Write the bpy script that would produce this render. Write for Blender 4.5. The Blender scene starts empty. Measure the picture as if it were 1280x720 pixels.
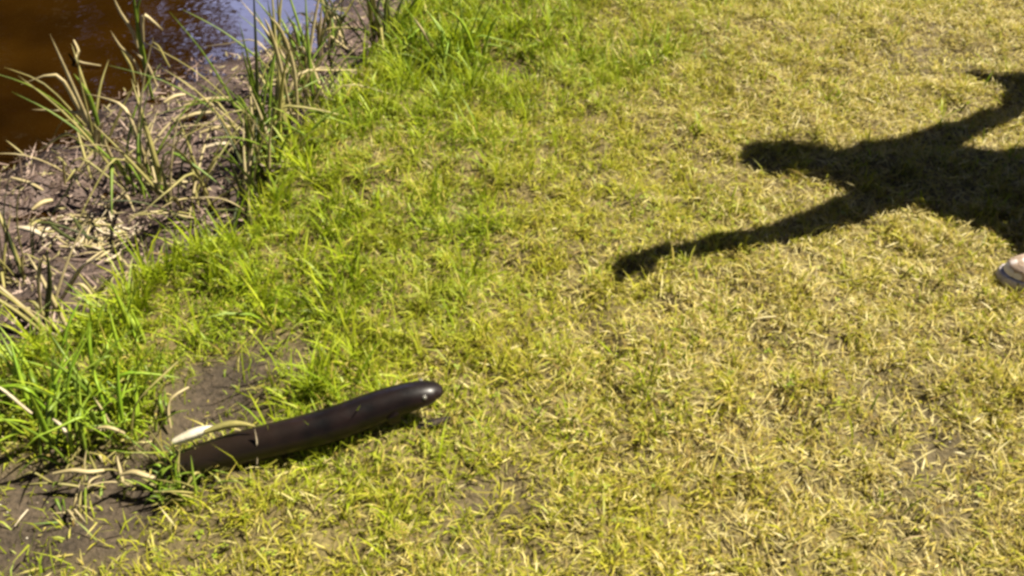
import bpy, bmesh, math, random
import numpy as np
from mathutils import Vector, Matrix

random.seed(7)
rng = np.random.default_rng(11)
R = math.radians
scene = bpy.context.scene
C = scene.collection

# ------------------------------------------------------------------ camera
CAM_H, PITCH, HFOV = 1.5, R(40), R(56)
cam_data = bpy.data.cameras.new('camera')
cam_data.sensor_width = 36
cam_data.lens = 18 / math.tan(HFOV / 2)
cam_data.clip_start = 0.05
cam_data.clip_end = 1000
cam = bpy.data.objects.new('camera', cam_data)
cam.location = (0, 0, CAM_H)
cam.rotation_euler = (R(90) - PITCH, 0, 0)
C.objects.link(cam)
scene.camera = cam

# ------------------------------------------------------------------ sky and sun
SUN_EL, SUN_AZ = R(57), R(16)          # azimuth measured from +x towards +y
world = bpy.data.worlds.new('World')
scene.world = world
world.use_nodes = True
wn = world.node_tree.nodes
wl = world.node_tree.links
bg = wn['Background']
sky = wn.new('ShaderNodeTexSky')
sky.sky_type = 'NISHITA'
sky.sun_disc = False
sky.sun_elevation = SUN_EL
sky.sun_rotation = R(90) - SUN_AZ
sky.air_density = .12
sky.dust_density = .2
# scattered fair-weather clouds around the sky
wtc = wn.new('ShaderNodeTexCoord')
wnz = wn.new('ShaderNodeTexNoise'); wnz.inputs['Scale'].default_value = 5; wnz.inputs['Detail'].default_value = 6
wl.new(wtc.outputs['Generated'], wnz.inputs['Vector'])
cloud = None
for (cx_, cy_, cz_, cr_) in [(-.25, .90, .46, .16), (-.75, -.5, .3, .12), (.8, .5, .25, .12)]:
    cd_ = Vector((cx_, cy_, cz_)).normalized()
    ds = wn.new('ShaderNodeVectorMath'); ds.operation = 'DISTANCE'; ds.inputs[1].default_value = cd_
    wl.new(wtc.outputs['Generated'], ds.inputs[0])
    mp = wn.new('ShaderNodeMapRange'); mp.inputs['From Min'].default_value = cr_ * 1.5; mp.inputs['From Max'].default_value = cr_ * .3
    wl.new(ds.outputs['Value'], mp.inputs['Value'])
    if cloud is None: cloud = mp.outputs[0]
    else:
        mxx = wn.new('ShaderNodeMath'); mxx.operation = 'MAXIMUM'
        wl.new(cloud, mxx.inputs[0]); wl.new(mp.outputs[0], mxx.inputs[1]); cloud = mxx.outputs[0]
cad = wn.new('ShaderNodeMath'); cad.operation = 'ADD'
wl.new(cloud, cad.inputs[0]); wl.new(wnz.outputs['Fac'], cad.inputs[1])
cmr = wn.new('ShaderNodeMapRange'); cmr.inputs['From Min'].default_value = .85; cmr.inputs['From Max'].default_value = 1.25
wl.new(cad.outputs[0], cmr.inputs['Value'])
cmx = wn.new('ShaderNodeMix'); cmx.data_type = 'RGBA'
wl.new(cmr.outputs[0], cmx.inputs[0]); wl.new(sky.outputs[0], cmx.inputs[6]); cmx.inputs[7].default_value = (24, 27, 46, 1)
wl.new(cmx.outputs[2], bg.inputs[0])
bg.inputs[1].default_value = 0.05
sun_data = bpy.data.lights.new('sun', 'SUN')
sun_data.energy = 5.0
sun_data.angle = R(0.53)
sun_data.color = (1.0, 0.93, 0.78)
sun = bpy.data.objects.new('sun', sun_data)
S = Vector((math.cos(SUN_EL) * math.cos(SUN_AZ), math.cos(SUN_EL) * math.sin(SUN_AZ), math.sin(SUN_EL)))
sun.rotation_euler = S.to_track_quat('Z', 'Y').to_euler()
sun.location = (6, 0.6, 9)
C.objects.link(sun)

vs = scene.view_settings
vs.view_transform = 'Standard'
vs.look = 'None'
vs.exposure = 1.12
vs.gamma = 1.0
vs.use_curve_mapping = False
scene.cycles.filter_width = 3.0
scene.cycles.max_bounces = 6
scene.cycles.diffuse_bounces = 1

# ------------------------------------------------------------------ measuring helpers
FPX = 640 / math.tan(HFOV / 2)
CF, SF = math.cos(PITCH), math.sin(PITCH)
def ray(px, py):
    u, v = (px - 640) / FPX, (360 - py) / FPX
    return Vector((u, CF + v * SF, -SF + v * CF))
def G(px, py, z=0.0):                       # where a sight line meets the level z
    d = ray(px, py)
    t = (z - CAM_H) / d.z
    return Vector((d.x * t, d.y * t, z))
def P(px, py, y):                           # where it meets the upright plane at distance y
    d = ray(px, py)
    t = y / d.y
    return Vector((d.x * t, y, CAM_H + d.z * t))
def lift(px, py, z):                        # the point at height z whose shadow falls there
    g = G(px, py, .03)                      # the grass tops catch the shadow
    k = (z - .03) / math.tan(SUN_EL)
    return Vector((g.x + k * math.cos(SUN_AZ), g.y + k * math.sin(SUN_AZ), z))

# ------------------------------------------------------------------ noise
_tab = np.random.default_rng(3).random((256, 256))
def vnoise(x, y):
    xi, yi = np.floor(x).astype(int), np.floor(y).astype(int)
    fx, fy = x - xi, y - yi
    fx, fy = fx * fx * (3 - 2 * fx), fy * fy * (3 - 2 * fy)
    a = _tab[xi % 256, yi % 256]; b = _tab[(xi + 1) % 256, yi % 256]
    c = _tab[xi % 256, (yi + 1) % 256]; d = _tab[(xi + 1) % 256, (yi + 1) % 256]
    return (a * (1 - fx) + b * fx) * (1 - fy) + (c * (1 - fx) + d * fx) * fy
def fbm(x, y, s, oct=3, ox=0.0):
    v = 0; a = 1; t = 0
    for k in range(oct):
        v = v + a * vnoise(x * s + 17.3 * k + ox, y * s + 9.1 * k + ox * 1.7)
        t += a; a *= 0.5; s *= 2.1
    return v / t
def sstep(a, b, x):
    t = np.clip((x - a) / (b - a), 0, 1)
    return t * t * (3 - 2 * t)

# ------------------------------------------------------------------ bank and water lines
WATER_Z = -0.17
E_px = [(-160, 520), (0, 440), (70, 404), (180, 350), (290, 296), (335, 262), (348, 205), (400, 140), (455, 85), (500, 30), (530, -20), (600, -120)]
W_px = [(-220, 360), (-100, 280), (0, 224), (80, 180), (150, 122), (205, 90), (290, 74), (335, 62), (400, 20), (440, -10), (520, -90)]
def extend(pts):
    p = [np.array((q.x, q.y)) for q in pts]
    a = p[0] + np.array((-80., -26.)); b = p[-1] + np.array((26., 80.))
    return [a] + p + [b]
E_line = extend([G(*q, 0.0) for q in E_px])
W_line = extend([G(*q, WATER_Z) for q in W_px])
def sdist(line, x, y):                      # positive to the right of the line (towards the lawn)
    best = np.full(np.shape(x), 1e9); sg = np.zeros(np.shape(x))
    for a, b in zip(line[:-1], line[1:]):
        d = b - a; L2 = d @ d
        t = np.clip(((x - a[0]) * d[0] + (y - a[1]) * d[1]) / L2, 0, 1)
        ex, ey = x - (a[0] + t * d[0]), y - (a[1] + t * d[1])
        dd = np.hypot(ex, ey)
        s = np.where(d[0] * (y - a[1]) - d[1] * (x - a[0]) > 0, -1.0, 1.0)
        m = dd < best
        best = np.where(m, dd, best); sg = np.where(m, s, sg)
    return best * sg
def gauss(x, y, px, py, rx, ry):
    g = G(px, py)
    return np.exp(-(((x - g.x) / rx) ** 2 + ((y - g.y) / ry) ** 2))
def bare(x, y):                             # worn earth on the lawn
    n = fbm(x, y, 9, 3, 4.0) - 0.5
    b = (1.0 * gauss(x, y, 305, 450, .15, .17) + 0.85 * gauss(x, y, 258, 500, .10, .12)
         + 1.3 * gauss(x, y, 40, 640, .26, .13) + .8 * gauss(x, y, 150, 612, .12, .06) + .9 * gauss(x, y, -120, 640, .3, .2)
         + .75 * gauss(x, y, 600, 630, .10, .09) + .45 * gauss(x, y, 645, 78, .10, .16) + .6 * gauss(x, y, 450, 245, .04, .04)
         + .55 * gauss(x, y, 560, 95, .12, .10) + .55 * gauss(x, y, 1120, 540, .16, .16) + .3 * gauss(x, y, 1160, 70, .3, .3)
         + .3 * gauss(x, y, 930, 440, .06, .06))
    return np.clip(b + n * 0.9 * (b > 0.03), 0, 1.2)
def height(x, y):
    x = np.asarray(x, float); y = np.asarray(y, float)
    wob = (fbm(x, y, 5, 3, 1.0) - .5) * 0.10
    dE = sdist(E_line, x, y) + wob
    dW = sdist(W_line, x, y) + (fbm(x, y, 7, 2, 8.0) - .5) * 0.08
    near = np.exp(-((x / 8) ** 2 + (y / 8) ** 2))
    turf = (fbm(x, y, 2.2, 3) - .5) * 0.07 * near + (fbm(x, y, 11, 2, 2.0) - .5) * 0.045 * near
    turf = turf - 0.035 * np.clip(bare(x, y), 0, 1) - .045 * gauss(x, y, 640, 72, .13, .09) + .03 * gauss(x, y, 700, 88, .10, .10) - .05 * gauss(x, y, 450, 243, .035, .035) - .03 * gauss(x, y, 560, 92, .10, .06)
    t = np.clip(-dE / np.maximum(-dE + np.maximum(dW, 1e-4), 1e-3), 0, 1)
    mud = -0.125 - 0.045 * t + (fbm(x, y, 9, 4, 6.0) - .5) * 0.11 * np.clip(dW * 8, .15, 1)
    under = WATER_Z - np.clip(-dW * .35, 0, .9)
    far = np.clip((-dW - 11) * .5, 0, 1.1)
    low = np.where(dW > 0, mud, np.maximum(under + far, -1.0))
    k = sstep(-0.045, 0.03, dE)
    return turf * k + low * (1 - k)

# ------------------------------------------------------------------ material helpers
def new_mat(name):
    m = bpy.data.materials.new(name)
    m.use_nodes = True
    nt = m.node_tree
    return m, nt, nt.nodes, nt.links, nt.nodes['Principled BSDF']
def noise_mat(name, c1, c2, scale=20, rough=.6, bump=.3, bscale=60, spec=.4, coords='Object', dist=.01):
    m, nt, n, l, b = new_mat(name)
    tc = n.new('ShaderNodeTexCoord')
    t = n.new('ShaderNodeTexNoise'); t.inputs['Scale'].default_value = scale; t.inputs['Detail'].default_value = 5
    l.new(tc.outputs[coords], t.inputs['Vector'])
    r = n.new('ShaderNodeValToRGB')
    r.color_ramp.elements[0].position = .35; r.color_ramp.elements[1].position = .65
    r.color_ramp.elements[0].color = (*c1, 1); r.color_ramp.elements[1].color = (*c2, 1)
    l.new(t.outputs['Fac'], r.inputs['Fac']); l.new(r.outputs['Color'], b.inputs['Base Color'])
    b.inputs['Roughness'].default_value = rough
    b.inputs['Specular IOR Level'].default_value = spec
    t2 = n.new('ShaderNodeTexNoise'); t2.inputs['Scale'].default_value = bscale; t2.inputs['Detail'].default_value = 4
    l.new(tc.outputs[coords], t2.inputs['Vector'])
    bp = n.new('ShaderNodeBump'); bp.inputs['Strength'].default_value = bump; bp.inputs['Distance'].default_value = dist
    l.new(t2.outputs['Fac'], bp.inputs['Height']); l.new(bp.outputs['Normal'], b.inputs['Normal'])
    return m
def attr_leaf_mat(name, rough=.5, trans=.25, spec=.3):
    m, nt, n, l, b = new_mat(name)
    a = n.new('ShaderNodeAttribute'); a.attribute_name = 'col'
    l.new(a.outputs['Color'], b.inputs['Base Color'])
    b.inputs['Roughness'].default_value = rough
    b.inputs['Specular IOR Level'].default_value = spec
    if trans > 0:
        tr = n.new('ShaderNodeBsdfTranslucent'); l.new(a.outputs['Color'], tr.inputs['Color'])
        mx = n.new('ShaderNodeMixShader'); mx.inputs[0].default_value = trans
        l.new(b.outputs[0], mx.inputs[1]); l.new(tr.outputs[0], mx.inputs[2])
        l.new(mx.outputs[0], n['Material Output'].inputs['Surface'])
    return m

# ------------------------------------------------------------------ object helpers
def tag(o, label=None, cat=None, group=None, kind=None):
    if label: o['label'] = label
    if cat: o['category'] = cat
    if group: o['group'] = group
    if kind: o['kind'] = kind
    return o
def link(name, me, mat=None, parent=None, smooth=True):
    o = bpy.data.objects.new(name, me)
    C.objects.link(o)
    if mat: me.materials.append(mat)
    if smooth:
        me.polygons.foreach_set('use_smooth', np.ones(len(me.polygons), bool))
    if parent: o.parent = parent
    return o
def empty(name, loc=(0, 0, 0)):
    o = bpy.data.objects.new(name, None)
    o.empty_display_size = .05
    o.location = loc
    C.objects.link(o)
    return o
def mesh_np(name, verts, quads=None, tris=None, cols=None):
    """verts (N,3); quads (Q,4); tris (T,3)"""
    me = bpy.data.meshes.new(name)
    nq = 0 if quads is None else len(quads); ntr = 0 if tris is None else len(tris)
    me.vertices.add(len(verts)); me.vertices.foreach_set('co', np.ascontiguousarray(verts, np.float32).ravel())
    loops = []
    if nq: loops.append(np.asarray(quads, np.int32).ravel())
    if ntr: loops.append(np.asarray(tris, np.int32).ravel())
    loops = np.concatenate(loops)
    me.loops.add(len(loops)); me.loops.foreach_set('vertex_index', loops)
    me.polygons.add(nq + ntr)
    st = np.concatenate([np.arange(nq) * 4, nq * 4 + np.arange(ntr) * 3]).astype(np.int32)
    me.polygons.foreach_set('loop_start', st)
    me.update(calc_edges=True)
    if cols is not None:
        at = me.attributes.new('col', 'FLOAT_COLOR', 'POINT')
        at.data.foreach_set('color', (cols if cols.shape[1] == 4 else np.concatenate([cols, np.ones((len(cols), 1))], 1)).astype(np.float32).ravel())
    return me

# ------------------------------------------------------------------ ground: one sheet to the horizon
def axis(lo, hi, step, far):
    core = list(np.arange(lo, hi, step))
    out = []; v, s = core[-1], step
    while v < far: s *= 1.22; v += s; out.append(v)
    pre = []; v, s = core[0], step
    while v > -far: s *= 1.22; v -= s; pre.append(v)
    return np.array(pre[::-1] + core + out)
ax = axis(-2.7, 3.0, .016, 260); ay = axis(.5, 4.6, .016, 260)
gx, gy = np.meshgrid(ax, ay)
gz = height(gx, gy)
nx_, ny_ = len(ax), len(ay)
idx = np.arange(nx_ * ny_).reshape(ny_, nx_)
quads = np.stack([idx[:-1, :-1], idx[:-1, 1:], idx[1:, 1:], idx[1:, :-1]], -1).reshape(-1, 4)
fx, fy = gx.ravel(), gy.ravel()
dE = sdist(E_line, fx, fy) + (fbm(fx, fy, 5, 3, 1.0) - .5) * .10
dW = sdist(W_line, fx, fy)
turfm = sstep(-.03, .05, dE)[:, None]
bm_ = np.clip(bare(fx, fy), 0, 1)[:, None]
n1 = fbm(fx, fy, 22, 3, 3.0)[:, None]; n2 = fbm(fx, fy, 3, 3, 12.0)[:, None]
thatch = np.array((.13, .095, .035)) * (1 - n1) + np.array((.20, .16, .055)) * n1
earth = np.array((.034, .024, .014)) * (1 - n1) + np.array((.095, .068, .042)) * n1
mudc = np.array((.020, .013, .010)) * (1 - n2) + np.array((.165, .110, .090)) * n2
farf = sstep(3.0, 7.0, np.hypot(fx - .3, fy - 2.4))[:, None]
thatch = thatch * (1 - farf) + (np.array((.12, .13, .02)) * (1 - n2) + np.array((.24, .21, .05)) * n2) * farf
wet = sstep(.10, -.02, dW)[:, None]
mudc = mudc * (1 - .65 * wet)
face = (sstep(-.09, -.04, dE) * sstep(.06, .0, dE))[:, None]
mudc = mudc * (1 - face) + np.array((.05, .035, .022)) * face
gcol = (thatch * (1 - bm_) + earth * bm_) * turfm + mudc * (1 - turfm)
wetness = (1 - turfm) * np.clip(.25 + .75 * sstep(.35, .0, dW)[:, None] + .5 * (n2 - .5), 0, 1)
gcol = np.concatenate([gcol, wetness], 1)
ground_me = mesh_np('ground', np.stack([fx, fy, gz.ravel()], 1), quads, None, gcol)
m, nt, n, l, b = new_mat('earth_and_mud')
a = n.new('ShaderNodeAttribute'); a.attribute_name = 'col'
tc = n.new('ShaderNodeTexCoord')
t = n.new('ShaderNodeTexNoise'); t.inputs['Scale'].default_value = 90; t.inputs['Detail'].default_value = 6
l.new(tc.outputs['Object'], t.inputs['Vector'])
mr = n.new('ShaderNodeMapRange'); mr.inputs['From Min'].default_value = .3; mr.inputs['From Max'].default_value = .7
mr.inputs['To Min'].default_value = .55; mr.inputs['To Max'].default_value = 1.35
l.new(t.outputs['Fac'], mr.inputs['Value'])
mx = n.new('ShaderNodeVectorMath'); mx.operation = 'SCALE'
l.new(a.outputs['Color'], mx.inputs[0]); l.new(mr.outputs[0], mx.inputs['Scale'])
l.new(mx.outputs[0], b.inputs['Base Color'])
rmr = n.new('ShaderNodeMapRange'); rmr.inputs['To Min'].default_value = .85; rmr.inputs['To Max'].default_value = .28
l.new(a.outputs['Alpha'], rmr.inputs['Value']); l.new(rmr.outputs[0], b.inputs['Roughness'])
b.inputs['Specular IOR Level'].default_value = .4
bp = n.new('ShaderNodeBump'); bp.inputs['Strength'].default_value = .9; bp.inputs['Distance'].default_value = .012
l.new(t.outputs['Fac'], bp.inputs['Height']); l.new(bp.outputs['Normal'], b.inputs['Normal'])
ground = link('ground', ground_me, m)
tag(ground, kind='structure')

# ------------------------------------------------------------------ pond water
wm, nt, n, l, b = new_mat('peaty_water')
tc = n.new('ShaderNodeTexCoord')
t = n.new('ShaderNodeTexNoise'); t.inputs['Scale'].default_value = 1.6; t.inputs['Detail'].default_value = 3
l.new(tc.outputs['Object'], t.inputs['Vector'])
r = n.new('ShaderNodeValToRGB')
r.color_ramp.elements[0].position = .35; r.color_ramp.elements[1].position = .65
r.color_ramp.elements[0].color = (.010, .004, .0006, 1); r.color_ramp.elements[1].color = (.030, .0125, .0012, 1)
l.new(t.outputs['Fac'], r.inputs['Fac']); l.new(r.outputs['Color'], b.inputs['Base Color'])
b.inputs['Roughness'].default_value = .04; b.inputs['IOR'].default_value = 1.33
t2 = n.new('ShaderNodeTexNoise'); t2.inputs['Scale'].default_value = 9; t2.inputs['Detail'].default_value = 2
l.new(tc.outputs['Object'], t2.inputs['Vector'])
bp = n.new('ShaderNodeBump'); bp.inputs['Strength'].default_value = .12; bp.inputs['Distance'].default_value = .02
l.new(t2.outputs['Fac'], bp.inputs['Height']); l.new(bp.outputs['Normal'], b.inputs['Normal'])
wx = np.linspace(-120, 60, 41); wy = np.linspace(-60, 120, 41)
WX, WY = np.meshgrid(wx, wy)
ii = np.arange(41 * 41).reshape(41, 41)
cen_x = (WX[:-1, :-1] + WX[1:, 1:]) / 2; cen_y = (WY[:-1, :-1] + WY[1:, 1:]) / 2
q = np.stack([ii[:-1, :-1], ii[:-1, 1:], ii[1:, 1:], ii[1:, :-1]], -1)
keep = sdist(W_line, cen_x, cen_y) < 4.5
wv = np.stack([WX.ravel(), WY.ravel(), np.full(WX.size, WATER_Z)], 1)
water = link('water', mesh_np('water', wv, q[keep].reshape(-1, 4)), wm)
tag(water, kind='structure')

# ------------------------------------------------------------------ grass blades (vectorised)
def short_blades(x, y, z, L, w, az, lean, curl, col, tipcol, roll):
    """small bent blades: a base, a widest place and a point each"""
    N = len(x)
    dx, dy = np.cos(az), np.sin(az); sx, sy = -np.sin(az), np.cos(az)
    V = np.zeros((N, 5, 3)); K = np.zeros((N, 5, 3))
    h1 = np.sin(lean) * L * .5; v1 = np.cos(lean) * L * .5
    h2 = h1 + np.sin(lean + curl) * L * .5; v2 = v1 + np.cos(lean + curl) * L * .5
    for k, (h_, v_, ww) in enumerate(((0 * h1, 0 * v1, .7), (h1, v1, 1.0))):
        hw = w * ww / 2
        o_ = np.stack([sx * np.cos(roll) * hw, sy * np.cos(roll) * hw, np.sin(roll) * hw], 1)
        c_ = np.stack([x + dx * h_, y + dy * h_, np.maximum(z + v_, z + .002 * k)], 1)
        V[:, 2 * k] = c_ - o_; V[:, 2 * k + 1] = c_ + o_
        K[:, 2 * k:2 * k + 2] = (col * (1 - .5 * k) + tipcol * .5 * k)[:, None]
    V[:, 4] = np.stack([x + dx * h2, y + dy * h2, np.maximum(z + v2, z + .003)], 1); K[:, 4] = tipcol
    base = (np.arange(N) * 5)[:, None]
    return V.reshape(-1, 3), base + np.array([0, 1, 3, 2]), base + np.array([2, 3, 4]), K.reshape(-1, 3)
def blades(x, y, z, L, w, az, lean, curl, col, tipcol, roll):
    """bent tapering blades: three sections and a point each"""
    N = len(x)
    ts = [0, .36, .70, 1.0]
    ws = [.75, 1.0, .72]
    px_ = np.zeros(N); pz_ = np.zeros(N)
    dx, dy = np.cos(az), np.sin(az)
    sx, sy = -np.sin(az), np.cos(az)
    V = np.zeros((N, 7, 3)); K = np.zeros((N, 7, 3))
    ang = lean.copy()
    for k, t in enumerate(ts):
        if k:
            seg = (t - ts[k - 1]) * L
            ang = lean + curl * (t + ts[k - 1]) / 2
            px_ = px_ + seg * np.sin(ang); pz_ = pz_ + seg * np.cos(ang)
        cx, cy, cz = x + dx * px_, y + dy * px_, np.maximum(z + pz_, z - .004 + .004 * k)
        c = col * (1 - t) + tipcol * t
        if k < 3:
            hw = w * ws[k] / 2
            ox, oy, oz = sx * np.cos(roll) * hw, sy * np.cos(roll) * hw, np.sin(roll) * hw
            V[:, 2 * k] = np.stack([cx - ox, cy - oy, cz - oz], 1)
            V[:, 2 * k + 1] = np.stack([cx + ox, cy + oy, cz + oz], 1)
            K[:, 2 * k] = c; K[:, 2 * k + 1] = c
        else:
            V[:, 6] = np.stack([cx, cy, cz], 1); K[:, 6] = c
    base = (np.arange(N) * 7)[:, None]
    Q = np.concatenate([base + np.array([0, 1, 3, 2]), base + np.array([2, 3, 5, 4])])
    T = base + np.array([4, 5, 6])
    return V.reshape(-1, 3), Q, T, K.reshape(-1, 3)

grass_mat = attr_leaf_mat('grass_blade', .5, .28, .35)
LUSH = np.array((.16, .26, .008)); LUSH2 = np.array((.37, .46, .012))
YEL = np.array((.47, .455, .018)); OLIVE = np.array((.265, .285, .016))
STRAW = np.array((.58, .46, .10)); PALE = np.array((.72, .63, .30)); BROWN = np.array((.26, .16, .045))

def in_view(x, y, pad=.12):
    dep = y * CF + CAM_H * SF
    u = x / dep * FPX / 640; v = (y * SF - CAM_H * CF) / dep * FPX / 360
    return (np.abs(u) < 1 + pad) & (np.abs(v) < 1 + pad)
def scatter(n_, x0, x1, y0, y1, off=.22):
    x = rng.uniform(x0, x1, n_); y = rng.uniform(y0, y1, n_)
    k = in_view(x, y) | (rng.random(n_) < off)
    return x[k], y[k]
def mixc(a, b, t): return a * (1 - t[:, None]) + b * t[:, None]

def lawn(name, dens, mode):
    X0, X1, Y0, Y1 = -3.2, 4.0, .2, 5.6
    az = None
    if mode == 'straw':
        x, y = scatter(int(dens * (X1 - X0) * (Y1 - Y0)), X0, X1, Y0, Y1)
        az = rng.uniform(0, 2 * math.pi, len(x)); ts = np.ones(len(x)); td = rng.uniform(0, 1, len(x))
    else:                                    # blades grow in small tufts
        per = 16
        cx, cy = scatter(int(dens / per * (X1 - X0) * (Y1 - Y0)), X0, X1, Y0, Y1)
        nt_ = len(cx); ts = rng.uniform(.45, 1.5, nt_) ** 1.35; td = rng.random(nt_); ta = rng.uniform(0, 6.283, nt_)
        rr = .024 * np.sqrt(rng.random((nt_, per))); aa = rng.uniform(0, 6.283, (nt_, per))
        x = (cx[:, None] + rr * np.cos(aa)).ravel(); y = (cy[:, None] + rr * np.sin(aa)).ravel()
        az = (np.where(rng.random((nt_, per)) < .6, aa + rng.normal(0, .5, (nt_, per)), ta[:, None] + rng.normal(0, .6, (nt_, per)))).ravel()
        ts = np.repeat(ts, per); td = np.repeat(td, per)
    dE = sdist(E_line, x, y) + (fbm(x, y, 5, 3, 1.0) - .5) * .10
    br = bare(x, y)
    pn = fbm(x, y, 2.0, 3, 20.0); fn = fbm(x, y, 9, 3, 30.0); cl = np.clip((fbm(x, y, 26, 2, 40.0) - .5) * 1.5 + .5, 0, 1)
    pat = fbm(x, y, 5.5, 3, 70.0)            # matted pale patches and dark worn gaps
    lush = sstep(1.55, .0, dE + (pn - .5) * 1.1)
    dry = np.clip(sstep(.75, 2.2, dE + (pn - .5) * 1.7 + (fn - .5) * 1.3), 0, 1)
    dry = np.clip(dry + .55 * gauss(x, y, 1150, 590, .75, .45) + .5 * gauss(x, y, 1120, 60, .9, .6) - .5 * gauss(x, y, 560, 200, .5, .5), 0, 1)
    if mode == 'short':
        keep = (dE > -.01) & (rng.random(len(x)) > np.clip(br * 1.1, 0, .93)) & (rng.random(len(x)) < .25 + 1.0 * cl + .2 * lush - 1.6 * np.clip(pat - .58, 0, 1))
    elif mode == 'straw':
        keep = (dE > .02) & (rng.random(len(x)) > np.clip(br * 1.05, 0, .93)) & (rng.random(len(x)) < .2 + .95 * dry + 1.5 * np.clip(pat - .55, 0, 1)) & (rng.random(len(x)) < .4 + .9 * cl)
    else:
        keep = (dE > -.05) & (rng.random(len(x)) < lush ** 4.5 + .16 * (fn > .62)) & (rng.random(len(x)) > np.clip(br * 1.5, 0, 1)) & (cl > .38)
    x, y, dE, lush, dry, br, fn, cl, az, ts, td = [v[keep] for v in (x, y, dE, lush, dry, br, fn, cl, az, ts, td)]
    N = len(x); r = rng.random(N)
    z = height(x, y) - .004
    if mode == 'short':
        L = .022 * np.exp(rng.normal(0, .38, N)) * (1 + .6 * lush) * (.5 + .8 * cl) * ts
        w = rng.uniform(.0017, .0043, N)
        lean = rng.uniform(.15, 1.05, N) * (1 - .35 * lush); curl = rng.uniform(.3, 1.3, N)
        col = mixc(mixc(YEL[None], OLIVE[None], rng.random(N)), mixc(LUSH[None], LUSH2[None], rng.random(N)), np.clip(lush * .95 + (fn - .5) * 1.5, 0, 1))
        col = mixc(col, mixc(STRAW[None], BROWN[None], (rng.random(N) < .25) * 1.0), (rng.random(N) < .06 + .40 * dry + .25 * (td > .75)) * rng.uniform(.4, 1, N))
        tip = mixc(col, STRAW[None] * np.ones((N, 1)), rng.uniform(0, .5, N) * (1 - .6 * lush))
    elif mode == 'straw':
        L = rng.uniform(.012, .042, N) * np.where(rng.random(N) < .08, 1.7, 1); w = rng.uniform(.0014, .0036, N)
        lean = rng.uniform(.95, 1.5, N); curl = rng.uniform(-.25, .5, N)
        z = z + rng.uniform(.002, .014, N)
        col = mixc(mixc(STRAW[None], PALE[None], r), BROWN[None] * np.ones((N, 1)), (rng.random(N) < .18) * .8)
        col = mixc(col, YEL[None] * np.ones((N, 1)), np.clip(.75 - dry, 0, .8) * rng.random(N))
        tip = col
    else:
        L = rng.uniform(.045, .105, N) * (.55 + .6 * lush) * ts; w = rng.uniform(.0035, .0065, N)
        lean = rng.uniform(.0, .55, N); curl = rng.uniform(.2, 1.2, N)
        col = mixc(LUSH[None], LUSH2[None], r)
        tip = mixc(col, YEL[None] * np.ones((N, 1)), rng.uniform(0, .7, N))
    col = col * (rng.uniform(.75, 1.15, N) * (.8 + .35 * td))[:, None]
    V, Q, T, K = (blades if mode == 'tall' else short_blades)(x, y, z, L, w, az, lean, curl, col, tip, rng.uniform(-.9, .9, N))
    o = link(name, mesh_np(name, V, Q, T, K), grass_mat)
    print(name, N)
    return o
tag(lawn('lawn_grass', 40000, 'short'), 'short yellow-green lawn grass covering the slope', 'grass', kind='stuff')
tag(lawn('dead_grass', 17000, 'straw'), 'dry straw-coloured dead grass lying tangled in the lawn', 'dead grass', kind='stuff')
tag(lawn('bank_grass', 6500, 'tall'), 'longer bright green grass along the edge of the bank', 'grass', kind='stuff')

# ------------------------------------------------------------------ clover and small broad weeds among the grass
def clover():
    n_ = 16000
    x, y = scatter(n_, -3.2, 3.5, .3, 5.0)
    dE = sdist(E_line, x, y)
    k = (dE > .03) & (rng.random(len(x)) < 1.5 * np.clip(fbm(x, y, 3.5, 3, 90.0) - .42, 0, 1) * 2.2 * sstep(2.3, .3, dE)) & (bare(x, y) < .5)
    x, y = x[k], y[k]; N = len(x)
    z = height(x, y) + rng.uniform(.006, .026, N)
    sc = rng.uniform(.0035, .0075, N); ph = rng.uniform(0, 6.283, N)
    tx, ty = rng.normal(0, .25, N), rng.normal(0, .25, N)
    V = np.zeros((N, 3, 4, 3))
    for j in range(3):
        a0 = ph + j * 2.094
        for q_, (r_, da) in enumerate(((.12, 0), (1.1, -.62), (1.45, 0), (1.1, .62))):
            ox = sc * r_ * np.cos(a0 + da); oy = sc * r_ * np.sin(a0 + da)
            V[:, j, q_] = np.stack([x + ox, y + oy, z + ox * tx + oy * ty + (.0015 if q_ in (1, 3) else 0)], 1)
    col = mixc(np.array((.20, .30, .02))[None], np.array((.42, .46, .06))[None], rng.random(N))
    o = link('clover', mesh_np('clover', V.reshape(-1, 3), np.arange(N * 12).reshape(-1, 4), None, np.repeat(col, 12, 0)), grass_mat, smooth=False)
    tag(o, 'small light green clover leaves speckled through the grass', 'clover', kind='stuff')
    print('clover', N)
clover()

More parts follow.
